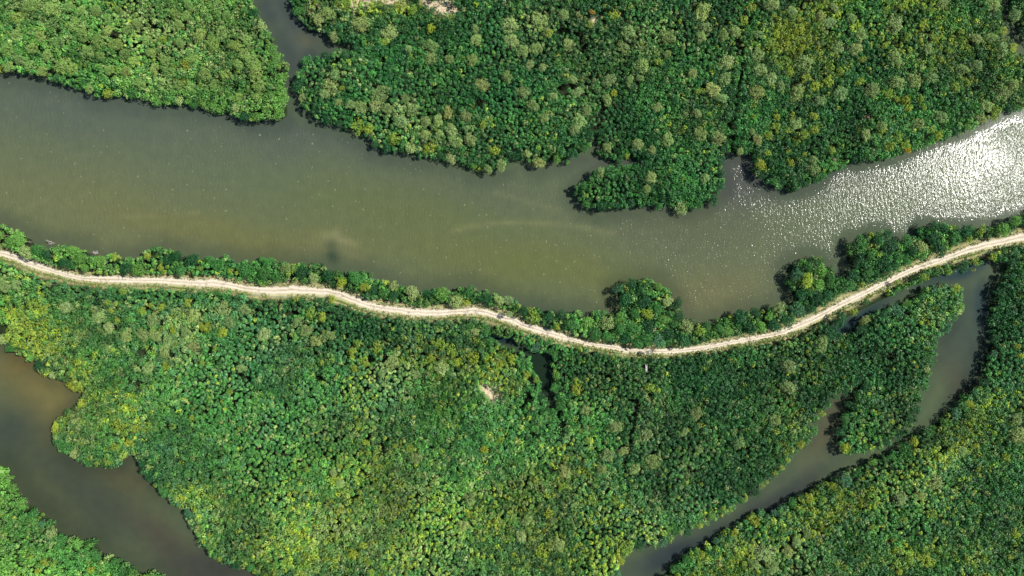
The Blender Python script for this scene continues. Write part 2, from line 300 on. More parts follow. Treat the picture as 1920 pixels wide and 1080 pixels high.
fl = N(t, "ShaderNodeMapRange"); fl.inputs["From Min"].default_value = 0.70; fl.inputs["From Max"].default_value = 0.78
t.links.new(wave(0.9, 0.9, 0, 1), fl.inputs["Value"])                 # sparse pale flecks mixed into the water colour
fm = wcol_in.node; t.links.new(mth(t, 'MULTIPLY', fl.outputs[0], mth(t, 'MULTIPLY', wv.outputs["Fac"], 0.5)), fm.inputs[0]); fm.inputs[7].default_value = (0.24, 0.24, 0.15, 1)
t.links.new(fm.outputs[2], b.inputs["Base Color"])
gust = wave(0.035, 1, 0, 2)
gm = mth(t, 'MULTIPLY', ramp(t, gust, [(0.38, (0.5,) * 3), (0.6, (1.0,) * 3)]), wv.outputs["Fac"])
bm = N(t, "ShaderNodeBump"); bm.inputs["Distance"].default_value = 0.128
t.links.new(mth(t, 'ADD', mth(t, 'MULTIPLY', gm, 0.9), 0.06), bm.inputs["Strength"])
t.links.new(h, bm.inputs["Height"]); t.links.new(bm.outputs[0], b.inputs["Normal"])
t.links.new(mth(t, 'ADD', mth(t, 'MULTIPLY', wv.outputs["Fac"], 0.04), 0.10), b.inputs["Roughness"])
wo = add_obj("water", np_mesh("water", np.stack([X, Y, 0 * X], 1), F, [("silt", c, 'POINT'), ("waves", waves, 'POINT')], mats=[m], smooth=True))
tag(wo, kind="structure", label="murky olive river and its side channels with sun glitter")

# ------------------------------------------------------------------ road
def resample(line, n):
    p = np.array(line, float); s = np.r_[0, np.cumsum(np.hypot(*np.diff(p, axis=0).T))]
    u = np.linspace(0, s[-1], n); return np.stack([np.interp(u, s, p[:, 0]), np.interp(u, s, p[:, 1])], 1)
nL, nC = 900, 15
xs = np.linspace(-500, 2420, nL)
top = np.interp(xs, [p[0] for p in R_TOP], [p[1] + 1.5 for p in R_TOP]); bot = np.interp(xs, [p[0] for p in R_BOT], [p[1] for p in R_BOT])
ker = np.ones(5) / 5; top[2:-2] = np.convolve(top, ker, 'valid'); bot[2:-2] = np.convolve(bot, ker, 'valid')
v = np.linspace(-0.12, 1.12, nC)
PY = top[:, None] + (bot - top)[:, None] * v[None]; PX = np.repeat(xs[:, None], nC, 1)
k = S * (CAM_H - .5) / CAM_H; RX = (PX - 960) * k; RY = (540 - PY) * k
L = np.r_[0, np.cumsum(np.hypot(np.diff(RX[:, 7]), np.diff(RY[:, 7])))]
tr = np.exp(-((v - .30) / .09) ** 2) + np.exp(-((v - .62) / .09) ** 2)
RZ = 0.50 - 0.35 * np.clip(np.abs(v - .5) - .48, 0, 1) - 0.035 * tr
RZ = np.repeat(RZ[None], nL, 0) + 0.03 * (fbm(RX, RY, 2.0, 3) - .5)
I, J = np.meshgrid(np.arange(nL - 1), np.arange(nC - 1), indexing='ij'); a = (I * nC + J).ravel()
F = np.stack([a, a + 1, a + nC + 1, a + nC], 1)[:, ::-1]
uv = np.stack([np.repeat(L[:, None], nC, 1).ravel(), np.repeat(v[None], nL, 0).ravel()], 1)
m, t, b = mat("pale_sand_road", 0.95, 0.1)
u_ = N(t, "ShaderNodeUVMap"); sx = N(t, "ShaderNodeSeparateXYZ"); t.links.new(u_.outputs[0], sx.inputs[0])
tc = N(t, "ShaderNodeTexCoord")
def nse(sc_, det=4, st=None):
    n = N(t, "ShaderNodeTexNoise"); n.inputs["Scale"].default_value = sc_; n.inputs["Detail"].default_value = det
    t.links.new(tc.outputs["Object"], n.inputs["Vector"]); return n.outputs[0]
vv = mth(t, 'ADD', sx.outputs[1], mth(t, 'MULTIPLY', mth(t, 'SUBTRACT', nse(0.35), 0.5), 0.30))
vv = mth(t, 'ADD', vv, mth(t, 'MULTIPLY', mth(t, 'SUBTRACT', nse(2.2), 0.5), 0.16))
base = ramp(t, vv, [(0.00, (0.24, 0.23, 0.12)), (0.10, (0.48, 0.42, 0.31)), (0.25, (0.64, 0.59, 0.50)), (0.33, (0.50, 0.43, 0.32)), (0.43, (0.36, 0.31, 0.20)),
                    (0.54, (0.64, 0.59, 0.50)), (0.64, (0.56, 0.50, 0.39)), (0.72, (0.40, 0.36, 0.20)), (0.86, (0.36, 0.35, 0.17)), (0.94, (0.20, 0.24, 0.08)), (1.0, (0.10, 0.14, 0.04))])
dusty = mixc(t, mth(t, 'MULTIPLY', ramp(t, nse(0.16, 3), [(0.42, (0,) * 3), (0.6, (1,) * 3)]), 0.35), base, (0.60, 0.54, 0.44))      # stretches where the ruts are blown over
stain = ramp(t, nse(0.7, 5), [(0.30, (0.62, 0.60, 0.56)), (0.42, (1.0, 1.0, 1.0)), (0.75, (1.1, 1.09, 1.07))])
base = mixc(t, 1.0, dusty, stain, 'MULTIPLY')
t.links.new(mixc(t, 1.0, base, ramp(t, nse(3.5, 8), [(0.3, (0.80, 0.79, 0.77)), (0.7, (1.12, 1.1, 1.08))]), 'MULTIPLY'), b.inputs["Base Color"])
bp = N(t, "ShaderNodeBump"); bp.inputs["Distance"].default_value = 0.06; t.links.new(nse(2.5, 6), bp.inputs["Height"]); t.links.new(bp.outputs[0], b.inputs["Normal"])
r = add_obj("dirt_road", np_mesh("dirt_road", np.stack([RX.ravel(), RY.ravel(), RZ.ravel()], 1), F, uv=uv, mats=[m], smooth=True))
tag(r, kind="structure", label="pale sand road with two wheel tracks winding along the river")

# ------------------------------------------------------------------ foliage
KC = {"D": (0.021, 0.118, 0.030), "M": (0.064, 0.235, 0.046), "L": (0.150, 0.360, 0.062), "Y": (0.330, 0.430, 0.040),
      "P": (0.290, 0.385, 0.125), "B": (0.072, 0.222, 0.090), "T": (0.36, 0.31, 0.17), "O": (0.52, 0.30, 0.05)}
KEYS = ["D", "M", "L", "Y", "P", "B", "T"]
BASEW = {"nw": (.12,.38,.32,.05,.13,0,0), "nf": (.66,.34,.03,.035,.05,.02,.001), "ne": (.6,.2,0,0,.15,.05,0), "strip": (.42,.40,.10,.05,.08,.02,.002),
         "sf": (.24,.38,.08,.06,.08,.17,.0008), "strip_r": (.35,.42,.08,.06,.06,.03,0), "hf": (.32,.38,.03,.065,.05,.20,.0005), "sw": (.03,.27,.62,.02,.03,.03,0)}
ZONES = [ # px,py,rx,ry,rot,(kind, amount)
 (500,120,40,140,25,"L",1.4),(200,170,220,14,-12,"M",.8),(430,190,120,18,-10,"L",.8),(250,60,220,60,-10,"P",.5),(330,110,60,60,0,"Y",.18),
 (700,20,80,20,0,"Y",.5),(640,30,60,40,0,"P",.5),(780,230,110,50,-25,"P",.35),(900,150,220,90,0,"D",.7),(960,210,160,60,0,"D",.6),
 (1660,60,200,90,0,"Y",.30),(1480,120,60,60,0,"Y",.18),(1600,210,130,40,0,"D",1.2),(1850,160,60,60,0,"D",.8),(1470,280,70,40,0,"D",.6),(1230,345,120,40,0,"D",.5),(1230,345,120,40,0,"M",.5),(1500,250,40,30,0,"Y",.15),
 (1350,340,14,60,0,"L",.6),(1870,60,14,90,15,"L",.6),(1560,320,20,20,0,"L",.3),(1800,245,100,12,25,"L",.4),(1080,285,60,14,20,"L",.7),
 (50,445,60,40,0,"L",3.0),(130,480,70,25,0,"L",1.6),(240,490,90,30,0,"Y",.2),
 (50,600,90,40,-20,"Y",.5),(80,650,120,50,-35,"P",.45),(90,660,120,40,-35,"Y",.35),(20,520,60,30,0,"P",.8),(200,590,160,30,-5,"M",.6),(400,560,220,14,-3,"D",1.5),(560,590,120,30,0,"D",1.0),
 (230,800,50,60,-20,"Y",.12),(190,820,70,60,0,"M",.5),(700,900,260,120,-15,"L",.22),(760,970,280,110,0,"P",.22),(760,970,280,110,0,"Y",.10),(880,560+120,90,50,0,"L",.2),(640,80,60,30,0,"D",.5),(1500,1050,300,60,30,"M",.3),(140,820,50,50,0,"M",.8),(150,800,50,60,0,"P",.25),(380,760,150,90,0,"M",.6),(500,660,130,60,-20,"D",.5),(500,660,130,60,-20,"B",.4),(620,780,140,90,-20,"B",.5),(560,870,100,60,0,"L",.35),
 (380,620,200,50,-8,"P",.35),(690,680,30,50,0,"Y",.6),(830,670,70,30,-15,"Y",.6),(870,700,60,30,-10,"Y",.35),(870,700,80,40,0,"P",.35),(870,700,50,30,0,"M",.9),(740,690,50,40,0,"P",.5),(750,630,140,25,-10,"D",1.3),(1110,690,60,50,0,"D",.9),
 (930,680,40,50,0,"Y",.3),(700,920,180,50,-15,"Y",.28),(620,940,140,40,-20,"P",.25),(840,1000,220,80,0,"Y",.16),(840,1000,220,80,0,"P",.18),(1040,900,120,60,0,"Y",.16),(1040,920,180,90,0,"P",.30),
 (360,930,60,60,-50,"P",.25),(370,920,60,60,-50,"Y",.2),(560,1030,80,50,0,"Y",.35),(1180,800,90,90,0,"P",.40),(1180,800,80,80,0,"D",.6),(1130,1020,60,70,0,"Y",.8),(1080,1000,60,60,0,"D",.4),
 (1350,800,180,120,0,"D",.9),(1330,700,200,50,0,"D",.8),(1450,920,130,14,35,"Y",.35),(1640,660,110,70,20,"D",1.8),(1650,780,70,60,0,"D",1.3),(1795,570,20,60,0,"L",.8),(1740,700,14,80,15,"L",1.0),(1640,835,60,14,15,"M",.8),
 (1560,900,330,16,33,"Y",.25),(1600,930,300,22,33,"Y",.75),(1400,1040,160,25,32,"Y",.7),(1850,760,70,50,40,"Y",.6),(1880,560,30,120,0,"D",1.6),(1870,640,30,60,0,"D",1.4),
 (1700,1030,220,40,0,"Y",.16),(1450,1050,80,40,0,"P",.5),(1880,740,50,60,0,"B",.3),(200,1040,80,30,-30,"M",1.0),(1280,1000,160,10,30,"Y",.4),(1150,60,120,50,0,"P",.35),(1000,110,90,40,-40,"P",.35),
 (700,15,120,20,0,"T",.15),(925,735,24,24,0,"T",.5),(1160,20,80,25,0,"D",.5)]
def kind_weights(x, y, reg):
    Wt = np.array([BASEW[names[r - 1]] if r > 0 else BASEW["sf"] for r in range(0, len(names) + 1)])[reg].astype(float)
    for px, py, rx, ry, rot, kd, amt in ZONES:
        Wt[:, KEYS.index(kd)] += amt * blob(x, y, px, py, rx, ry, math.radians(rot))
    for q in range(len(KEYS)):                                # patchiness, stands of one kind
        Wt[:, q] *= (0.10 + 3.0 * (0.65 * noise2(x, y, 9 + q * 1.5, 100 + q) + 0.35 * noise2(x, y, 3.2, 150 + q)) ** 2.4)
    return Wt / Wt.sum(1, keepdims=True)
def pick(Wt, r): return (r.random(len(Wt))[:, None] > np.cumsum(Wt, 1)).sum(1).clip(0, len(KEYS) - 1)
PAL = np.array([KC[k_] for k_ in KEYS])

def leaves(C, R, n, cols, r, size=0.30, flat=0.85, low=-0.15, jit=0.5):
    """n small rhombic leaf sprays over a dome at each centre C (M,3) of radius R (M,)"""
    M = len(C); z = r.uniform(low, 1, (M, n)); ph = r.uniform(0, 2 * np.pi, (M, n)); q = np.sqrt(1 - z * z)
    d = np.stack([q * np.cos(ph), q * np.sin(ph), z], 2)
    rad = R[:, None, None] * r.uniform(0.55, 1.08, (M, n, 1)) ** 0.7
    P = C[:, None, :] + d * rad * np.array([1, 1, flat])
    nr = d + jit * r.normal(size=d.shape) + np.array([0, 0, .35]); nr /= np.linalg.norm(nr, axis=2, keepdims=True)
    a_ = np.cross(nr, r.normal(size=d.shape)); a_ /= np.linalg.norm(a_, axis=2, keepdims=True) + 1e-9; b_ = np.cross(nr, a_)
    s_ = size * r.uniform(0.65, 1.3, (M, n, 1)); P = P.reshape(-1, 3); a_ = (a_ * s_).reshape(-1, 3); b_ = (b_ * s_ * .62).reshape(-1, 3)
    V = np.stack([P - a_, P + b_, P + a_, P - b_], 1).reshape(-1, 3)
    F = np.arange(len(V)).reshape(-1, 4)
    c = np.repeat(cols, n, 0) * r.uniform(0.72, 1.30, (M * n, 1)) * (1 + 0.05 * r.normal(size=(M * n, 3)))
    return V, F, np.clip(c, 0.004, 0.9)

def mass_height(x, y):
    h = 3.9 + 2.0 * (fbm(x, y, 23, 211) - .5) + 2.6 * (fbm(x, y, 9, 201) - .5) + 1.2 * (noise2(x, y, 3.6, 207) - .5)
    return h * (0.80 + 0.20 * sstep(0.0, 3.5, samp(D_can, x, y)))

# --- individual trees: traced centres (px, py, diameter px)
PALE = {
"nw": [(30,65,34),(28,30,30),(62,12,28),(95,45,40),(100,18,30),(60,92,26),(75,68,26),(108,78,26),(137,45,34),(150,18,30),(158,66,24),(15,95,30),(35,112,24),(14,124,22),(55,122,26),(78,132,22),(112,122,36),(86,103,24),(160,95,28),(182,75,26),(185,103,24),(202,58,26),(215,82,28),(230,97,28),(247,112,30),(255,45,24),(270,72,26),(280,97,28),(285,128,28),(305,108,26),(312,132,28),(325,22,30),(335,47,22),(347,28,22),(352,8,20),(375,65,28),(397,82,30),(417,62,30),(442,87,26),(462,72,28),(457,102,26),(472,115,34),(480,135,30),(485,160,34),(480,182,20),(448,122,24),(420,140,26),(400,157,24),(383,138,24),(352,162,22),(330,155,24),(405,10,30),(425,28,20),(445,180,18),(260,155,22),(165,166,20),(180,20,24),(202,35,22),(222,18,22),(236,55,22),(128,12,24),(134,128,22),(205,132,24),(232,132,22),(360,108,24),(338,82,24)],
"nf": [(617,160,36),(627,138,24),(607,175,20),(633,190,20),(613,23,26),(597,35,22),(673,43,40),(730,60,38),(807,84,28),(806,106,22),(890,54,26),(893,75,24),(887,113,24),(843,110,20),(767,92,18),(903,158,28),(950,143,30),(957,43,38),(960,77,28),(980,96,32),(1006,90,30),(1017,127,20),(993,123,20),(1013,37,36),(1027,62,20),(1065,82,28),(1057,27,26),(980,173,26),(1000,197,22),(1038,180,18),(1020,220,24),(1083,173,24),(1073,150,20),(1087,227,34),(1100,208,24),(1077,242,20),(1143,147,28),(1140,183,26),(1170,87,30),(1180,58,34),(1207,120,38),(1182,147,16),(1201,144,18),(1233,200,28),(1197,270,22),(1223,280,18),(1253,260,22),(1140,273,20),(1257,67,34),(1253,99,22),(713,173,34),(703,195,24),(727,203,26),(760,183,24),(753,227,30),(775,205,28),(797,226,26),(797,250,24),(820,224,24),(840,210,24),(845,243,32),(855,266,26),(880,260,28),(872,218,24),(875,240,20),(823,250,22),(675,200,28),(658,195,22),(1010,303,26),(940,310,24),(915,316,18),(1220,333,24),(1127,323,18),(1212,355,18),
 (1320,17,46),(1323,47,32),(1317,68,24),(1380,57,30),(1357,66,24),(1447,10,30),(1487,20,26),(1557,40,28),(1567,12,24),(1540,28,22),(1600,33,22),(1677,47,34),(1613,64,28),(1573,87,32),(1605,90,28),(1513,113,32),(1423,103,32),(1427,130,24),(1423,63,20),(1300,137,26),(1363,118,32),(1337,170,32),(1360,148,28),(1352,185,22),(1420,173,34),(1447,145,28),(1466,160,26),(1498,173,34),(1580,173,34),(1540,187,22),(1640,167,34),(1677,110,26),(1683,153,26),(1717,150,32),(1747,145,30),(1810,127,26),(1837,120,26),(1860,70,24),(1880,92,30),(1737,93,22),(1830,72,22),(1860,10,26),(1767,7,26),(1730,230,30),(1770,217,30),(1653,237,22),(1623,253,24),(1853,197,32),(1890,172,32),(1903,155,24),(1527,317,34),(1527,297,22),(1493,233,22),(1313,250,32),(1307,213,20),(1350,257,28),(1390,283,20),(1420,263,18),(1410,247,16),(1323,333,20)],
"ne": [(1912,25,24)],
"sf": [(120,577,34),(187,595,32),(204,613,22),(283,600,30),(263,627,30),(288,630,26),(312,640,32),(234,630,26),(360,593,34),(418,578,34),(430,603,28),(458,580,26),(495,627,32),(573,620,34),(590,640,28),(617,630,22),(558,602,20),(362,650,30),(304,660,26),(346,623,24),(273,692,26),(453,690,20),(33,533,32),(8,538,28),(93,533,14),(733,682,38),(716,700,22),(778,703,28),(828,690,36),(880,937,34),(868,988,26),(1047,1023,34),(1060,887,30),(1140,853,30),(1168,845,28),(1223,867,38),(1213,817,30),(1100,770,26),(977,1007,28),(988,978,24),(1480,727,38),(1307,777,34),(1387,833,28),(1457,790,32),(1283,810,20),(1310,842,16),(1540,647,26),(1477,687,30),(1627,600,20),(1155,800,24),(1190,880,24),(1130,880,20),(640,905,20),(627,885,16),(780,860,22)],
"hf": [(1757,907,36),(1727,930,26),(1690,937,32),(1910,817,32),(1908,787,24),(1807,847,22),(1433,1040,38),(1415,1058,26),(1480,1037,26),(1493,1015,22),(1513,1000,22),(1450,1068,24)],
}
YEL = {
"nw": [(195,172,20),(322,122,20),(345,118,22),(303,72,16)],
"nf": [(720,75,24),(807,48,24),(750,10,36),(773,16,20),(650,7,20),(640,163,10),(920,223,12),(907,233,18),(927,280,20),(668,233,32),(690,240,20),(737,257,26),(805,275,28),(1177,290,14),(1030,63,16),(1203,80,8),(1237,113,18),(1153,23,24),(1153,170,14),(1107,47,14),(1447,80,18),(1457,61,18),(1481,80,12),(1480,112,28),(1487,130,18),(1513,143,22),(1533,160,26),(1555,150,22),(1560,120,26),(1580,132,18),(1617,150,18),(1670,173,18),(1683,185,14),(1702,186,20),(1707,200,16),(1730,184,22),(1735,201,14),(1817,157,12),(1793,163,18),(1875,203,22),(1870,216,16),(1687,257,24),(1700,272,20),(1670,274,16),(1763,253,18),(1750,242,14),(1563,280,16),(1527,217,16),(1527,244,16),(1508,252,20),(1480,243,16),(1457,237,18),(1443,253,14),(1460,217,12),(1417,217,16),(1440,287,12),(1513,287,12),(1487,303,14),(1397,33,20),(1413,8,18),(1497,53,22),(1640,60,14),(1660,85,14),(1700,70,16),(1725,50,14),(1755,75,14),(1780,95,14),(1620,110,14),(1800,60,12),(1745,20,14),(1660,20,16),(1690,12,14),(1507,87,18),(1307,173,12),(1330,213,14)],
"sf": [(53,570,28),(76,580,22),(37,585,20),(230,547,14),(203,567,10),(267,583,18),(281,572,14),(300,576,16),(352,567,16),(320,617,14),(383,613,22),(417,622,20),(377,680,14),(403,655,18),(307,687,16),(220,600,12),(620,560,16),(583,587,24),(604,594,18),(210,583,12),(660,660,22),(670,645,18),(683,678,24),(664,690,16),(705,652,26),(825,648,28),(847,661,26),(886,671,24),(807,673,18),(856,680,16),(753,677,18),(937,683,16),(960,672,18),(987,703,16),(1007,713,12),(1080,713,14),(360,783,10),(740,837,12),(703,860,14),(686,830,14),(767,840,16),(907,843,22),(937,827,18),(1017,1037,24),(1153,940,22),(1173,1027,26),(1053,913,16),(1030,963,22),(880,967,16),(697,1073,14),(690,1057,12),(720,1065,12),(660,1040,22),(680,1023,16),(1220,728,30),(1083,730,24),(1480,865,12),(1470,880,12),(1458,890,12),(1440,907,10),(1400,940,11),(1373,957,13),(1358,955,12),(1313,985,11),(1547,777,12),(215,800,22),(232,812,20),(255,805,18),(216,838,20),(196,868,16),(240,830,16),(430,735,12),(415,754,10),(577,880,12),(410,1050,14),(392,1005,12)],
"strip_r": [(1688,530,14),(1733,517,14),(1783,510,14),(1835,493,12),(1603,585,20)],
"hf": [(1835,837,12),(1893,860,18),(1840,883,14),(1750,963,16),(1697,977,16),(1637,990,14),(1707,1050,20),(1687,1073,16),(1907,1003,16),(1740,1053,22),(1588,1067,16),(1570,1058,12),(1908,650,14),(1910,666,14),(1868,483,14),(1875,700,12)],
"sw": [(80,1057,18),(60,1043,8),(67,1073,12),(163,1073,14),(97,1057,10)],
}
ROADSIDE_Y = [(213,482,18),(300,502,14),(432,508,12),(376,503,10),(873,568,16),(1000,593,30),(1045,613,12),(1313,620,22),(1820,450,14),(1843,430,16),(1620,533,12),(275,480,14)]
ROADSIDE_P = [(47,472,28),(535,503,22),(585,522,22),(772,550,30),(737,536,20),(953,563,22),(1140,608,32),(1290,613,28),(955,590,14)]

trees = []          # x, y, diameter m, top z, kind, colour key, region
def add_tree(px, py, d, kind, key, reg, lift):
    dm = d * S
    x0, y0 = W(px, py, 4.3)
    trees.append([x0, y0, dm, None, kind, key, reg, lift, px, py])
for reg, L_ in PALE.items():
    for px, py, d in L_: add_tree(px, py, d * (1.02 + .12 * rng.normal()), "pale", "P", reg, 1.0)
for reg, L_ in YEL.items():
    for px, py, d in L_: add_tree(px, py, d * (1.08 + .12 * rng.normal()), "yellow", "Y", reg, 0.5)
for px, py, d in ROADSIDE_Y: add_tree(px, py, d * 1.1, "yellow", "Y", "strip", 0.9)
for px, py, d in ROADSIDE_P: add_tree(px, py, d * 1.05, "pale", "P", "strip", 1.2)
add_tree(1110, 24, 11, "yellow", "O", "nf", 0.7)
add_tree(1704, 281, 13, "yellow", "O2", "nf", 0.3)
add_tree(1218, 662, 13, "pale", "S", "sf", 0.0)
# round-crowned green trees along the road strips, then along the banks of the other stands
def scatter(mask_fn, dmin, n_try, kind, dlo, dhi, lift, cap):
    cnt = 0
    x = rng.uniform(-158, 158, n_try); y = rng.uniform(-92, 92, n_try)
    ok = mask_fn(x, y)
    for xx, yy in zip(x[ok], y[ok]):
        if cnt >= cap: break
        A = np.array([(t_[0], t_[1], t_[2]) for t_ in trees])
        dd = np.hypot(A[:, 0] - xx, A[:, 1] - yy)
        dm = rng.uniform(dlo, dhi)
        if (dd < np.maximum(dmin, 0.36 * (A[:, 2] + dm))).any(): continue
        j, i = int(round((yy - GY0) / CELL)), int(round((xx - GX0) / CELL))
        px, py = xx / (S * .98) + 960, 540 - yy / (S * .98)
        trees.append([xx, yy, dm, None, kind, None, names[region[j, i] - 1], lift, px, py]); cnt += 1
    return cnt
def reg_at(x, y):
    i = np.round((x - GX0) / CELL).astype(int).clip(0, GNX - 1); j = np.round((y - GY0) / CELL).astype(int).clip(0, GNY - 1)
    return region[j, i]
def m_strip(x, y):
    r_ = reg_at(x, y); return ((r_ == names.index("strip") + 1) | (r_ == names.index("strip_r") + 1)) & (samp(D_can, x, y) > 1.2) & (samp(D_road, x, y) > 2.0)
def m_bank(x, y):
    r_ = reg_at(x, y); d_ = samp(D_can, x, y)
    return (r_ > 0) & (r_ != names.index("strip") + 1) & (r_ != names.index("strip_r") + 1) & (d_ > 1.0) & (d_ < 2.4) & (samp(D_road, x, y) > 3)
n1 = scatter(m_strip, 2.6, 40000, "round", 3.0, 5.4, 1.2, 190)
n2 = scatter(m_bank, 3.2, 40000, "mangrove", 2.6, 4.4, 0.15, 260)
print("trees", len(trees), n1, n2)
T = np.array([(t_[0], t_[1], t_[2]) for t_ in trees])
hts = mass_height(T[:, 0], T[:, 1])
tk = pick(kind_weights(T[:, 0], T[:, 1], reg_at(T[:, 0], T[:, 1])), rng)

# --- thickets: one mass per stand of mangroves, as fine rosettes of leaves
pitch = 1.12
ii, jj = np.meshgrid(np.arange(-180, 181), np.arange(-122, 123))
cx = (ii + 0.5 * (jj & 1)) * pitch; cy = jj * pitch * 0.866
cx = (cx + rng.uniform(-.5, .5, cx.shape) * pitch * .95).ravel(); cy = (cy + rng.uniform(-.5, .5, cy.shape) * pitch * .95).ravel()
# finer and coarser foliage: thin the grid by a slow noise where the crowns are broad
keep = (np.abs(cx) < 172) & (np.abs(cy) < 106)
dcan = samp(D_can, cx, cy); keep &= (dcan > 0.15 + 1.1 * noise2(cx, cy, 4.5, 290)) & (reg_at(cx, cy) > 0) & (samp(D_road, cx, cy) > -0.2 + 1.9 * fbm(cx, cy, 9, 295)) & (samp(bare_soft, cx, cy) < 0.25 + .95 * rng.random(len(cx)))
cx, cy = cx[keep], cy[keep]
alive = np.ones(len(cx), bool)
for x, y, d in T: alive &= ~(np.hypot(cx - x, cy - y) < 0.40 * d)
bx_, by_ = W(1211.5, 690, 2.6); alive &= ~((np.abs(cx - bx_) < .75) & (np.abs(cy - by_) < 1.6))
gap = fbm(cx, cy, 7, 301) + .25 * noise2(cx, cy, 2.5, 305) < 0.30                        # small openings in the canopy
VALLEYS = [[(1380,292),(1370,245),(1383,185),(1393,120),(1388,75),(1398,20)],[(1122,246),(1132,205),(1128,170)],[(1196,752),(1188,800),(1176,845),(1170,880)],[(1045,765),(1055,800),(1050,830)],
 [(330,585),(450,578),(560,590)],[(395,640),(398,690)],[(1700,300),(1690,262)],[(1258,150),(1270,170)],[(1095,95),(1090,70),(1050,55)],[(1130,12),(1132,45)]]
for vl in VALLEYS:                                                                     # narrow dark runs where the canopy opens
    pts = [W(a_, b_, 4) for a_, b_ in vl]
    for (x0, y0), (x1, y1) in zip(pts, pts[1:]):
        tt = np.clip(((cx - x0) * (x1 - x0) + (cy - y0) * (y1 - y0)) / ((x1 - x0) ** 2 + (y1 - y0) ** 2), 0, 1)
        gap |= (np.hypot(cx - x0 - tt * (x1 - x0), cy - y0 - tt * (y1 - y0)) < 0.9 * rng.uniform(.2, 1.25, len(cx))) & (noise2(cx, cy, 4, 333) > .25)
alive &= ~gap
cx, cy = cx[alive], cy[alive]
h = mass_height(cx, cy) + rng.normal(0, .22, len(cx))
coarse = 0.80 + 0.62 * sstep(.3, .7, fbm(cx, cy, 17, 260))             # low smooth growth in places, broad crowns in others
R = 0.65 * coarse * np.exp(rng.normal(0, .22, len(cx))); R = np.clip(R, .36, 1.35)
h += (coarse - 1) * rng.normal(0, .5, len(cx)) * (coarse > 1)
kk = pick(kind_weights(cx, cy, reg_at(cx, cy)), rng)
# patchwork: let neighbours share a tint
KW = kind_weights(cx, cy, reg_at(cx, cy)); mean = KW @ PAL
mixw = rng.uniform(.15, .75, (len(cx), 1))
colc = (PAL[kk] * (1 - mixw) + mean * mixw) * rng.uniform(0.72, 1.28, (len(cx), 1)) * (0.72 + 0.56 * sstep(.25, .75, fbm(cx, cy, 15, 270)))[:, None] * (1 + .035 * rng.normal(size=(len(cx), 3)))
C3 = np.stack([cx, cy, h - R * .85], 1)
dc = samp(D_can, cx, cy); 
under = rng.random(len(cx)) < .62                                      # shaded undergrowth between and below the crowns
low = (dc < 1.9) | under ; skirt = dc < 1.9                             # skirts down to the water and the road
C3b = C3[low].copy(); sk = skirt[low]; C3b[:, 2] = np.where(sk, C3b[:, 2] * rng.uniform(.3, .6, low.sum()), C3b[:, 2] - rng.uniform(.5, 1.1, low.sum())); C3b[:, :2] += rng.uniform(-.35, .35, (low.sum(), 2)) * np.where(sk, 1, 2.2)[:, None]
regc = reg_at(cx, cy)
TH = {"nw": "dense pale and bright green mangrove thicket filling the upper left corner", "nf": "dark green mangrove forest covering the whole north bank of the river",
      "ne": "narrow dark thicket beyond the thin creek in the upper right corner", "strip": "low green undergrowth between the wide river and the pale road",
      "sf": "broad mangrove forest south of the road, from left edge to dark peninsula", "strip_r": "low green undergrowth between the road and the thin right-hand channel",
      "hf": "yellow-flecked mangrove forest filling the lower right corner", "sw": "bright green mangrove thicket in the lower left corner"}
for k_, nm in enumerate(names):
    s1 = regc == k_ + 1; s2 = s1[low]
    cc = np.concatenate([C3[s1], C3b[s2]]); rr = np.concatenate([R[s1], R[low][s2] * .9]); co = np.concatenate([colc[s1], colc[low][s2]])
    V, F, c_ = leaves(cc, rr, 34, co, rng, size=0.235)
    o = add_obj("mangrove_thicket", np_mesh("mangrove_thicket", V, F, [("leafcol", c_, 'FACE')], mats=[M_THICK]))
    tag(o, TH[nm], "thicket", kind="stuff")
    print(nm, len(cc), len(F))

# dry grass tufts beside the road
n = 5200
u = rng.uniform(-60, 1980, n); side = rng.random(n) < .72
yy = np.where(side, np.interp(u, xs, bot) + rng.uniform(-4.5, 3.5, n), np.interp(u, xs, top) + rng.uniform(-2.5, 2.0, n))
tx, ty = (u - 960) * S * .9975, (540 - yy) * S * .9975
pc = np.array([(0.34, 0.31, 0.13), (0.20, 0.25, 0.06), (0.10, 0.20, 0.04)])[rng.integers(0, 3, n)]
patch = fbm(tx, ty, 6, 400) > .36
V, F, c_ = leaves(np.stack([tx, ty, np.full(n, .42)], 1)[patch], rng.uniform(.12, .3, n)[patch], 12, pc[patch], rng, size=.14, jit=.9)
o = add_obj("verge_grass", np_mesh("verge_grass", V, F, [("leafcol", c_, 'FACE')], mats=[M_THICK])); tag(o, "dry olive grass growing along both verges of the sand road", "grass", kind="stuff")

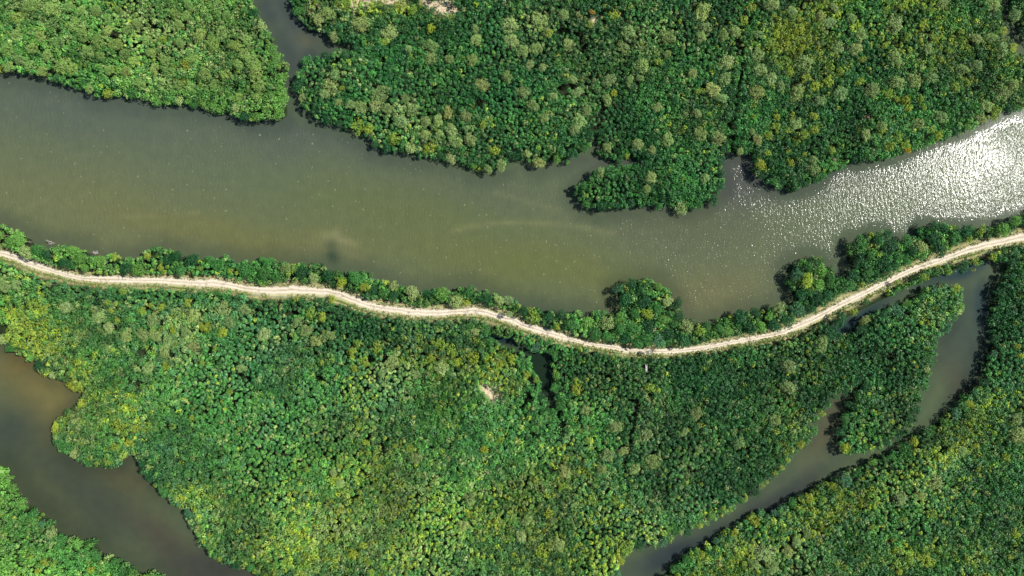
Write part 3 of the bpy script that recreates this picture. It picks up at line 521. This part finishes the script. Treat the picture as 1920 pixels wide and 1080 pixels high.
# --- crown and trunk meshes shared by the trees
def crown_mesh(kind, seed):
    r = np.random.default_rng(seed)
    nsub, sr, nl, ls = {"pale": (34, .27, 44, .060), "yellow": (12, .40, 44, .085), "round": (26, .30, 46, .066), "mangrove": (16, .36, 46, .080)}[kind]
    nth = 9; rad = r.uniform(.58, 1.12, nth)
    g = (np.arange(nsub) + .5) / nsub; zz = 1 - g * 1.05; ph = np.arange(nsub) * 2.39996 + r.uniform(0, 6)
    ph = ph + r.normal(0, .25, nsub); q = np.sqrt(np.clip(1 - zz * zz, 0, 1)) * r.uniform(.75, 1.05, nsub)
    rr = np.interp((ph % (2 * np.pi)) / (2 * np.pi) * nth, np.arange(nth + 1), np.r_[rad, rad[0]])
    C = np.stack([q * rr * np.cos(ph) * .82, q * rr * np.sin(ph) * .82, zz * .62 + r.normal(0, .06, nsub)], 1)
    if kind == "pale": C = C[r.random(nsub) > .10]
    n_ = len(C); R_ = sr * r.uniform(.65, 1.2, n_)
    cols = np.ones((n_, 3)) * r.uniform(.78, 1.25, (n_, 1)) * (1 + .025 * r.normal(size=(n_, 3)))
    V, F, c = leaves(C, R_, nl, cols, r, size=ls, low=-.5, jit=.6)
    c = np.clip(c, .2, 2.2)
    return np_mesh(kind + "_crown", V, F, [("leafcol", c, 'FACE')], mats=[M_LEAF])
def tube(path, radii, seg=6):
    path = np.array(path, float); V = []; F = []
    for i, (p, rd) in enumerate(zip(path, radii)):
        d = path[min(i + 1, len(path) - 1)] - path[max(i - 1, 0)]; d /= np.linalg.norm(d) + 1e-9
        a = np.cross(d, (0.3, 1, .1)); a /= np.linalg.norm(a); b2 = np.cross(d, a)
        for s_ in range(seg):
            th = 2 * math.pi * s_ / seg; V.append(p + rd * (math.cos(th) * a + math.sin(th) * b2))
    for i in range(len(path) - 1):
        for s_ in range(seg):
            s2 = (s_ + 1) % seg; F.append((i * seg + s_, i * seg + s2, (i + 1) * seg + s2, (i + 1) * seg + s_))
    return np.array(V), np.array(F)
def join(parts):
    V = []; F = []; o = 0
    for v_, f_ in parts: V.append(v_); F.append(f_ + o); o += len(v_)
    return np.concatenate(V), np.concatenate(F)
def trunk_mesh(seed, m):
    r = np.random.default_rng(seed); P = [tube([(0, 0, 0), (.05, .03, .4), (.02, -.04, .75), (0, 0, 1.0)], [.09, .07, .055, .03])]
    for k_ in range(6):                                               # limbs, and stilt roots at the foot
        a_ = k_ * 1.05 + r.uniform(0, .5); z0 = r.uniform(.4, .7)
        P.append(tube([(.02, 0, z0), (.25 * math.cos(a_), .25 * math.sin(a_), z0 + .18), (.55 * math.cos(a_), .55 * math.sin(a_), z0 + .3)], [.04, .03, .012], 5))
        P.append(tube([(0, 0, .22), (.14 * math.cos(a_), .14 * math.sin(a_), .16), (.24 * math.cos(a_), .24 * math.sin(a_), -.1)], [.02, .018, .014], 4))
    V, F = join(P); return np_mesh("trunk", V, F, mats=[m], smooth=True)
CROWNS = {k_: [crown_mesh(k_, 500 + 10 * q + i) for i in range(7)] for q, k_ in enumerate(("pale", "yellow", "round", "mangrove"))}
TRUNKS = [trunk_mesh(900 + i, M_BARK) for i in range(4)]

# --- where each tree stands, in words
ANCH = [(40,30,"in the top left corner"),(150,60,"inland of the upper left river bank"),(60,120,"by the left end of the north bank"),(190,160,"where the upper left bank bends"),(270,70,"in the middle of the upper left thicket"),(330,150,"on the bank below the upper left thicket"),(400,40,"in the top middle of the left thicket"),(400,110,"behind the upper left bank"),(480,60,"beside the top of the creek"),(470,150,"among the pale cluster near the creek mouth"),(520,190,"on the left point of the creek mouth"),(430,210,"on the bank left of the creek mouth"),
 (600,30,"on the right side of the upper creek"),(680,40,"above the creek fork"),(600,150,"on the rounded lobe right of the creek mouth"),(660,210,"at the waterside right of the creek mouth"),(740,190,"in the pale cluster of the north bank"),(830,230,"at the lower end of the pale cluster"),(750,270,"on the north bank below the pale cluster"),(770,40,"beside the sandy clearing"),(850,100,"below the sandy clearing"),(960,60,"right of the sandy clearing"),(920,160,"in the middle of the dark north forest"),(900,290,"at the scalloped north bank"),(1010,110,"in the long pale group of the north forest"),(1010,200,"behind the north bank before the inlet"),(1040,290,"on the bank left of the inlet"),(1090,200,"above the mouth of the inlet"),(1110,40,"beside the small pink clearing"),(1150,160,"north of the inlet"),(1170,280,"along the upper side of the inlet"),(1230,80,"at the top middle of the north forest"),(1240,190,"between inlet and bay, inland"),(1240,270,"where the wooded spit joins the forest"),(1130,350,"on the tip of the wooded spit"),(1210,360,"in the middle of the wooded spit"),(1320,350,"on the right end of the wooded spit"),
 (1320,30,"in the big grey top group"),(1390,80,"right of the big grey top group"),(1340,160,"in the column of pale trees above the bay"),(1330,240,"just above the small bay"),(1440,150,"in the pale row right of that column"),(1440,260,"above the promontory right of the bay"),(1490,330,"on the promontory right of the bay"),(1480,50,"at the top of the yellow-flecked forest"),(1520,140,"at the left of the yellow-flecked forest"),(1560,30,"in the top centre of the yellow-flecked forest"),(1600,90,"in the heart of the yellow-flecked forest"),(1590,180,"below the yellow-flecked forest"),(1560,290,"on the bank where the glitter begins"),(1680,60,"in the upper yellow-flecked forest"),(1690,170,"in the yellow row above the glitter"),(1680,270,"at the yellow clump beside the glitter"),(1760,80,"right of the yellow-flecked forest"),(1770,150,"inland of the glittering water"),(1760,240,"on the bank above the glitter"),(1850,60,"next to the thin top right creek"),(1860,190,"on the bank at the right edge above the river"),(1910,20,"beyond the thin top right creek"),
 (30,450,"at the left end of the river strip"),(110,480,"in the bright green run of the river strip"),(200,490,"right of the bright green run"),(300,490,"at the first swelling of the river strip"),(400,500,"along the straight left part of the road"),(500,510,"along the river strip before the dark pool"),(600,520,"beside the dark spot in the water"),(700,545,"where the road starts to descend"),(790,560,"left of the road's widest point"),(880,555,"above the road's widest point"),(960,580,"right of the road's widest point"),(1050,605,"on the thin part of the river strip"),(1130,610,"just left of the big round lobe"),(1190,560,"on the upper left of the big round lobe"),(1240,580,"on the right of the big round lobe"),(1200,625,"at the foot of the big round lobe"),(1310,625,"just right of the big round lobe"),(1400,605,"between the big round lobe and the square lobe"),(1470,590,"at the lower left of the square lobe"),(1525,510,"on the top of the square lobe"),(1540,560,"at the foot of the square lobe"),(1620,470,"on the left of the last lobe"),(1660,500,"below the last lobe beside the road"),(1740,445,"on the right of the last lobe"),(1830,435,"on the strip near the right edge"),(1900,420,"on the strip at the right edge"),
 (1560,610,"at the left start of the lower road strip"),(1650,560,"midway along the lower road strip"),(1740,525,"on the lower road strip above the dark peninsula"),(1820,495,"at the right end of the lower road strip"),
 (30,540,"below the left end of the road"),(60,590,"in the yellow patch near the left edge"),(30,660,"on the left edge of the brown pond"),(110,700,"on the bank above the brown pond"),(130,580,"right of the yellow patch"),(210,600,"south of the left road, first group"),(280,610,"in the mixed group south of the road"),(360,610,"in the grey group south of the road"),(430,600,"right of the grey group"),(330,680,"below the mixed group"),(420,680,"below the grey group"),(500,640,"around the lone pale tree"),(590,600,"where the road leaves the left forest"),(680,660,"in the yellow cluster right of the lone pale tree"),(750,690,"in the grey patch beside the yellow cluster"),(830,665,"in the olive cluster left of the dark channel"),(940,690,"on the left bank of the dark channel"),(890,680,"between the olive cluster and the dark channel"),(1080,720,"just right of the dark channel"),(1215,670,"by the pale footbridge"),(1220,740,"south of the pale footbridge"),
 (130,790,"on the upper left of the pond's round lobe"),(220,810,"in the yellow centre of the pond's round lobe"),(160,860,"on the lower edge of the pond's round lobe"),(240,860,"by the notch right of the round lobe"),(290,920,"on the pond bank below the notch"),(370,1010,"on the long lower pond bank"),(450,1060,"where the pond leaves the bottom edge"),(420,750,"in the forest right of the pond's lobe"),(570,870,"in the blue-green lower forest"),(650,880,"around the bleached dead shrubs"),(720,840,"above the bleached dead shrubs"),(780,860,"right of the bleached dead shrubs"),(920,830,"below the tan clearing"),(680,1040,"at the bottom, below the dead shrubs"),(880,960,"in the lower middle of the south forest"),(980,1000,"at the bottom middle of the south forest"),(1040,900,"in the olive part of the south forest"),(1040,1030,"at the bottom right of the olive part"),(1110,780,"below the end of the dark channel"),(1150,850,"left of the dark green hollow"),(1210,840,"in the tall group by the dark green hollow"),(1160,950,"above the lower channel mouth"),(1180,1030,"at the left side of the lower channel mouth"),(1300,800,"in the middle of the dark right forest"),(1390,840,"below the middle of the dark right forest"),(1470,730,"in the upper right of the dark forest"),(1460,790,"behind the bank of the forked channel"),(1540,650,"where the peninsula joins the forest"),(1550,780,"on the left bank above the channel fork"),(1480,860,"on the left bank at the channel fork"),(1420,930,"on the left bank below the fork"),(1310,990,"on the left bank of the lower channel"),(1230,1020,"on the left bank near the channel mouth"),
 (1640,600,"on the neck of the dark peninsula"),(1720,560,"on the top of the dark peninsula"),(1800,570,"on the right tip of the dark peninsula"),(1740,670,"on the right flank of the dark peninsula"),(1600,760,"on the left flank of the dark peninsula"),(1700,800,"on the lower right of the dark peninsula"),(1620,840,"on the bottom tip of the dark peninsula"),
 (1880,490,"at the top of the right channel"),(1880,570,"on the right bank of the wide channel"),(1870,670,"on the right bank opposite the peninsula"),(1820,760,"on the bend below the wide channel"),(1890,800,"inland of the bend by the right edge"),(1720,840,"on the right bank opposite the peninsula's foot"),(1780,880,"inland, around the pale giant"),(1880,870,"by the right edge, lower down"),(1600,900,"on the right bank at the channel fork"),(1500,940,"on the right bank below the fork"),(1400,990,"on the right bank of the lower channel"),(1300,1050,"on the right bank near the bottom edge"),(1440,1050,"in the grey patch at the bottom right"),(1500,1010,"beside the grey patch at the bottom right"),(1700,960,"left of the lower right corner"),(1720,1050,"at the bottom of the right forest"),(1580,1060,"at the bottom, right of the grey patch"),(1890,1010,"in the lower right corner"),
 (20,900,"at the left end of the lower left bank"),(80,970,"on the upper part of the lower left bank"),(150,1020,"on the middle of the lower left bank"),(240,1065,"at the right end of the lower left bank"),(75,1055,"inside the lower left thicket")]
AN = np.array([(a_, b2) for a_, b2, _ in ANCH], float)
ORD = ["first","second","third","fourth","fifth","sixth","seventh","eighth","ninth","tenth","eleventh","twelfth","thirteenth","fourteenth","fifteenth","sixteenth","seventeenth","eighteenth","nineteenth","twentieth"]
NAMES = {"pale": "grey_green_tree", "yellow": "yellow_green_tree", "round": "broadleaf_tree", "mangrove": "mangrove_tree"}
TINTW = {"D": "dark green", "M": "mid green", "L": "bright green", "Y": "yellow-green", "P": "pale grey-green", "B": "bluish green", "T": "brownish grey", "O": "orange-flowered", "O2": "deep yellow", "S": "silvery"}
GROUPS = {"pale": "pale grey-green trees standing out of the mangroves", "yellow": "yellow-green trees scattered through the forest", "round": "broadleaf trees along the road strips", "mangrove": "mangroves lining the banks"}
info = []
for i, t_ in enumerate(trees):
    key = t_[5] or KEYS[tk[i]]
    if t_[4] in ("round", "mangrove") and key == "T": key = "M"
    a_ = int(np.argmin(np.hypot(AN[:, 0] - t_[8], AN[:, 1] - t_[9])))
    info.append((key, a_))
bykey = {}
for i, t_ in enumerate(trees): bykey.setdefault((t_[4], TINTW[info[i][0]], info[i][1]), []).append(i)
labels = {}
for (kd, tint, a_), idx in bykey.items():
    noun = {"pale": "tree", "yellow": "tree", "round": "broadleaf tree", "mangrove": "mangrove"}[kd]
    idx.sort(key=lambda q: trees[q][8])
    for n_, q in enumerate(idx):
        base_ = f"{tint} {noun} {ANCH[a_][2]}"
        if len(idx) == 1: lb = base_
        elif n_ == 0: lb = base_ + ", leftmost"
        elif n_ == len(idx) - 1: lb = base_ + ", rightmost"
        else: lb = base_ + f", {ORD[n_]} from left"
        labels[q] = lb
RGB = dict(KC); RGB["P"] = (0.330, 0.450, 0.145); RGB["O2"] = (0.60, 0.42, 0.01); RGB["S"] = (0.45, 0.52, 0.40)
for i, t_ in enumerate(trees):
    x, y, dm, _, kd, key0, reg, lift, px, py = t_
    key = info[i][0]; H = max(1.9, hts[i] + lift + rng.uniform(-.2, .35))
    sc_xy = dm / 2 * rng.uniform(.95, 1.08)
    sz = sc_xy * rng.uniform(.75, .95)
    sz = min(sz, H * .8)
    root = bpy.data.objects.new(NAMES[kd], None); COL.objects.link(root); root.location = (x, y, 0.25); root.empty_display_size = .5
    tag(root, labels[i], "tree", GROUPS[kd] if key not in ("O", "O2", "S") else None)
    me = CROWNS[kd][rng.integers(0, 7)]
    cr = add_obj("crown", me, root); cr.location = (0, 0, H - .25 - sz * .92); ar = rng.uniform(.82, 1.18); cr.scale = (sc_xy * ar, sc_xy / ar, sz)
    cr.rotation_euler = (0, 0, rng.uniform(0, 6.283))
    col = np.array(RGB[key]) * rng.uniform(.82, 1.2) * (1 + .03 * rng.normal(size=3))
    if kd == "yellow" and key == "Y": col = col * (1 - (q_ := rng.uniform(0, .6))) + np.array(RGB["L"]) * q_
    if kd == "pale" and key == "P": col = col * (1 - (q_ := rng.uniform(0, .35))) + np.array(RGB["M"]) * q_
    if kd == "pale" and reg == "nw": col = col * np.array([.92, 1.05, .80])
    if kd == "pale": col = col * (1 + np.array([.05, .0, -.05]) * rng.normal())
    cr.color = (*np.clip(col, .004, .9), 1)
    tr_ = add_obj("trunk", TRUNKS[rng.integers(0, 4)], root); th = max(.8, H - .25 - sz * .45)
    tr_.scale = (max(1.0, sc_xy), max(1.0, sc_xy), th); tr_.rotation_euler = (0, 0, rng.uniform(0, 6.283))

# ------------------------------------------------------------------ bare dead shrubs, road branches, footbridge
def dead_branches(seed, n, spread, h, up=.6):
    r = np.random.default_rng(seed); P = []
    for k_ in range(n):
        a_ = r.uniform(0, 6.28); l_ = r.uniform(.5, 1) * spread; e = np.array([l_ * math.cos(a_), l_ * math.sin(a_), h * r.uniform(up, 1)])
        mid = e * .55 + r.normal(0, .08 * spread, 3); P.append(tube([(0, 0, 0), mid, e], [.07, .045, .02], 5))
        for _ in range(3):
            e2 = mid + np.array([r.normal(0, .35 * spread), r.normal(0, .35 * spread), abs(r.normal(0, .2 * h))]); P.append(tube([mid, (mid + e2) / 2 + r.normal(0, .05, 3), e2], [.04, .03, .014], 4))
    return join(P)
DEAD = [(693,882,1.1,"bleached dead shrub among yellow bushes, largest of the four in the lower forest"),(670,881,.8,"bleached dead shrub left of the largest one in the lower forest"),(673,899,.6,"smallest bleached dead shrub, below the other two"),(750,868,.8,"bleached dead shrub right of the largest one, between yellow bushes"),
        (1009,846,1.6,"wide grey dead tree in the middle of the south forest"),(462,108,1.6,"grey dead branches among pale trees near the creek mouth"),(100,508,1.0,"grey dead tree at the foot of the upper left bank"),(1225,655,1.3,"brown fallen branches standing in for tree shadow on the sand road"),(93,455,1.3,"bare grey branch reaching over the river at the left strip"),(176,474,1.0,"thin bare snag at the water's edge of the strip"),(762,228,1.3,"grey dead crown within the pale cluster of the north bank")]
for k_, (px, py, s_, lb) in enumerate(DEAD):
    if "fallen" in lb: z0, hh, up = .52, .35, .1  # brown branches added to stand in for tree shadow lacing the road
    elif "river" in lb or "snag" in lb: z0, hh, up = .3, 2.4, .4
    else: z0, hh, up = 2.1, 1.1, .6
    x, y = W(px, py, z0 + hh * .7)
    if lb.startswith("grey dead tree"): x, y = W(112, 120, 3)
    V, F = dead_branches(40 + k_, 4 if ('river' in lb or 'snag' in lb) else 11, s_, hh, up)
    root = bpy.data.objects.new("shadow_branches" if "fallen" in lb else "dead_tree", None); COL.objects.link(root); root.location = (x, y, .52 if "fallen" in lb else .1)
    tag(root, lb, "branches" if "fallen" in lb else "dead tree")
    V[:, 2] += 0 if "fallen" in lb else z0 - .1
    add_obj("branch", np_mesh("branch", V, F, mats=[M_BARK if "fallen" in lb else M_DEAD], smooth=True), root)
    if "fallen" not in lb: V2, F2 = tube([(0, 0, -.4), (.04, .02, z0 * .5), (0, 0, z0)], [.12, .1, .07]); add_obj("trunk", np_mesh("trunk", V2, F2, mats=[M_DEAD], smooth=True), root)

def box(x0, x1, y0, y1, z0, z1):
    V = np.array([(x, y, z) for z in (z0, z1) for y in (y0, y1) for x in (x0, x1)], float)
    F = np.array([(0, 2, 3, 1), (4, 5, 7, 6), (0, 1, 5, 4), (1, 3, 7, 5), (3, 2, 6, 7), (2, 0, 4, 6)]); return V, F
fx, fy = W(1211.5, 690, 2.6)
root = bpy.data.objects.new("footbridge", None); COL.objects.link(root); root.location = (fx, fy, .2)
for sx_ in (-.27, .22):                                               # handrails on uprights
    V, F = box(sx_, sx_ + .05, -1.2, 1.25, 3.05, 3.10); add_obj("handrail", np_mesh("handrail", V, F, mats=[M_PLANK]), root)
    for sy_ in (-1.15, 0, 1.15):
        V, F = box(sx_ + .004, sx_ + .046, sy_ - .03, sy_ + .03, 2.392, 3.049); add_obj("upright", np_mesh("upright", V, F, mats=[M_PLANK]), root)
tag(root, "short pale plank footbridge in a dark gap just south of the road", "footbridge")
V, F = join([box(-.26, .26, -1.15 + k_ * .2, -1.15 + k_ * .2 + .17, 2.34, 2.39) for k_ in range(12)])
add_obj("deck", np_mesh("deck", V, F, mats=[M_PLANK]), root)
for sx_ in (-.22, .16):
    V, F = box(sx_, sx_ + .06, -1.2, 1.25, 2.22, 2.338); add_obj("beam", np_mesh("beam", V, F, mats=[M_PLANK]), root)
for sx_ in (-.2, .2):
    for sy_ in (-1.0, 1.05):
        V, F = tube([(sx_, sy_, -.3), (sx_, sy_, 1.2), (sx_, sy_, 2.215)], [.05, .05, .045]); add_obj("post", np_mesh("post", V, F, mats=[M_PLANK], smooth=True), root)
print("objects", len(bpy.data.objects))
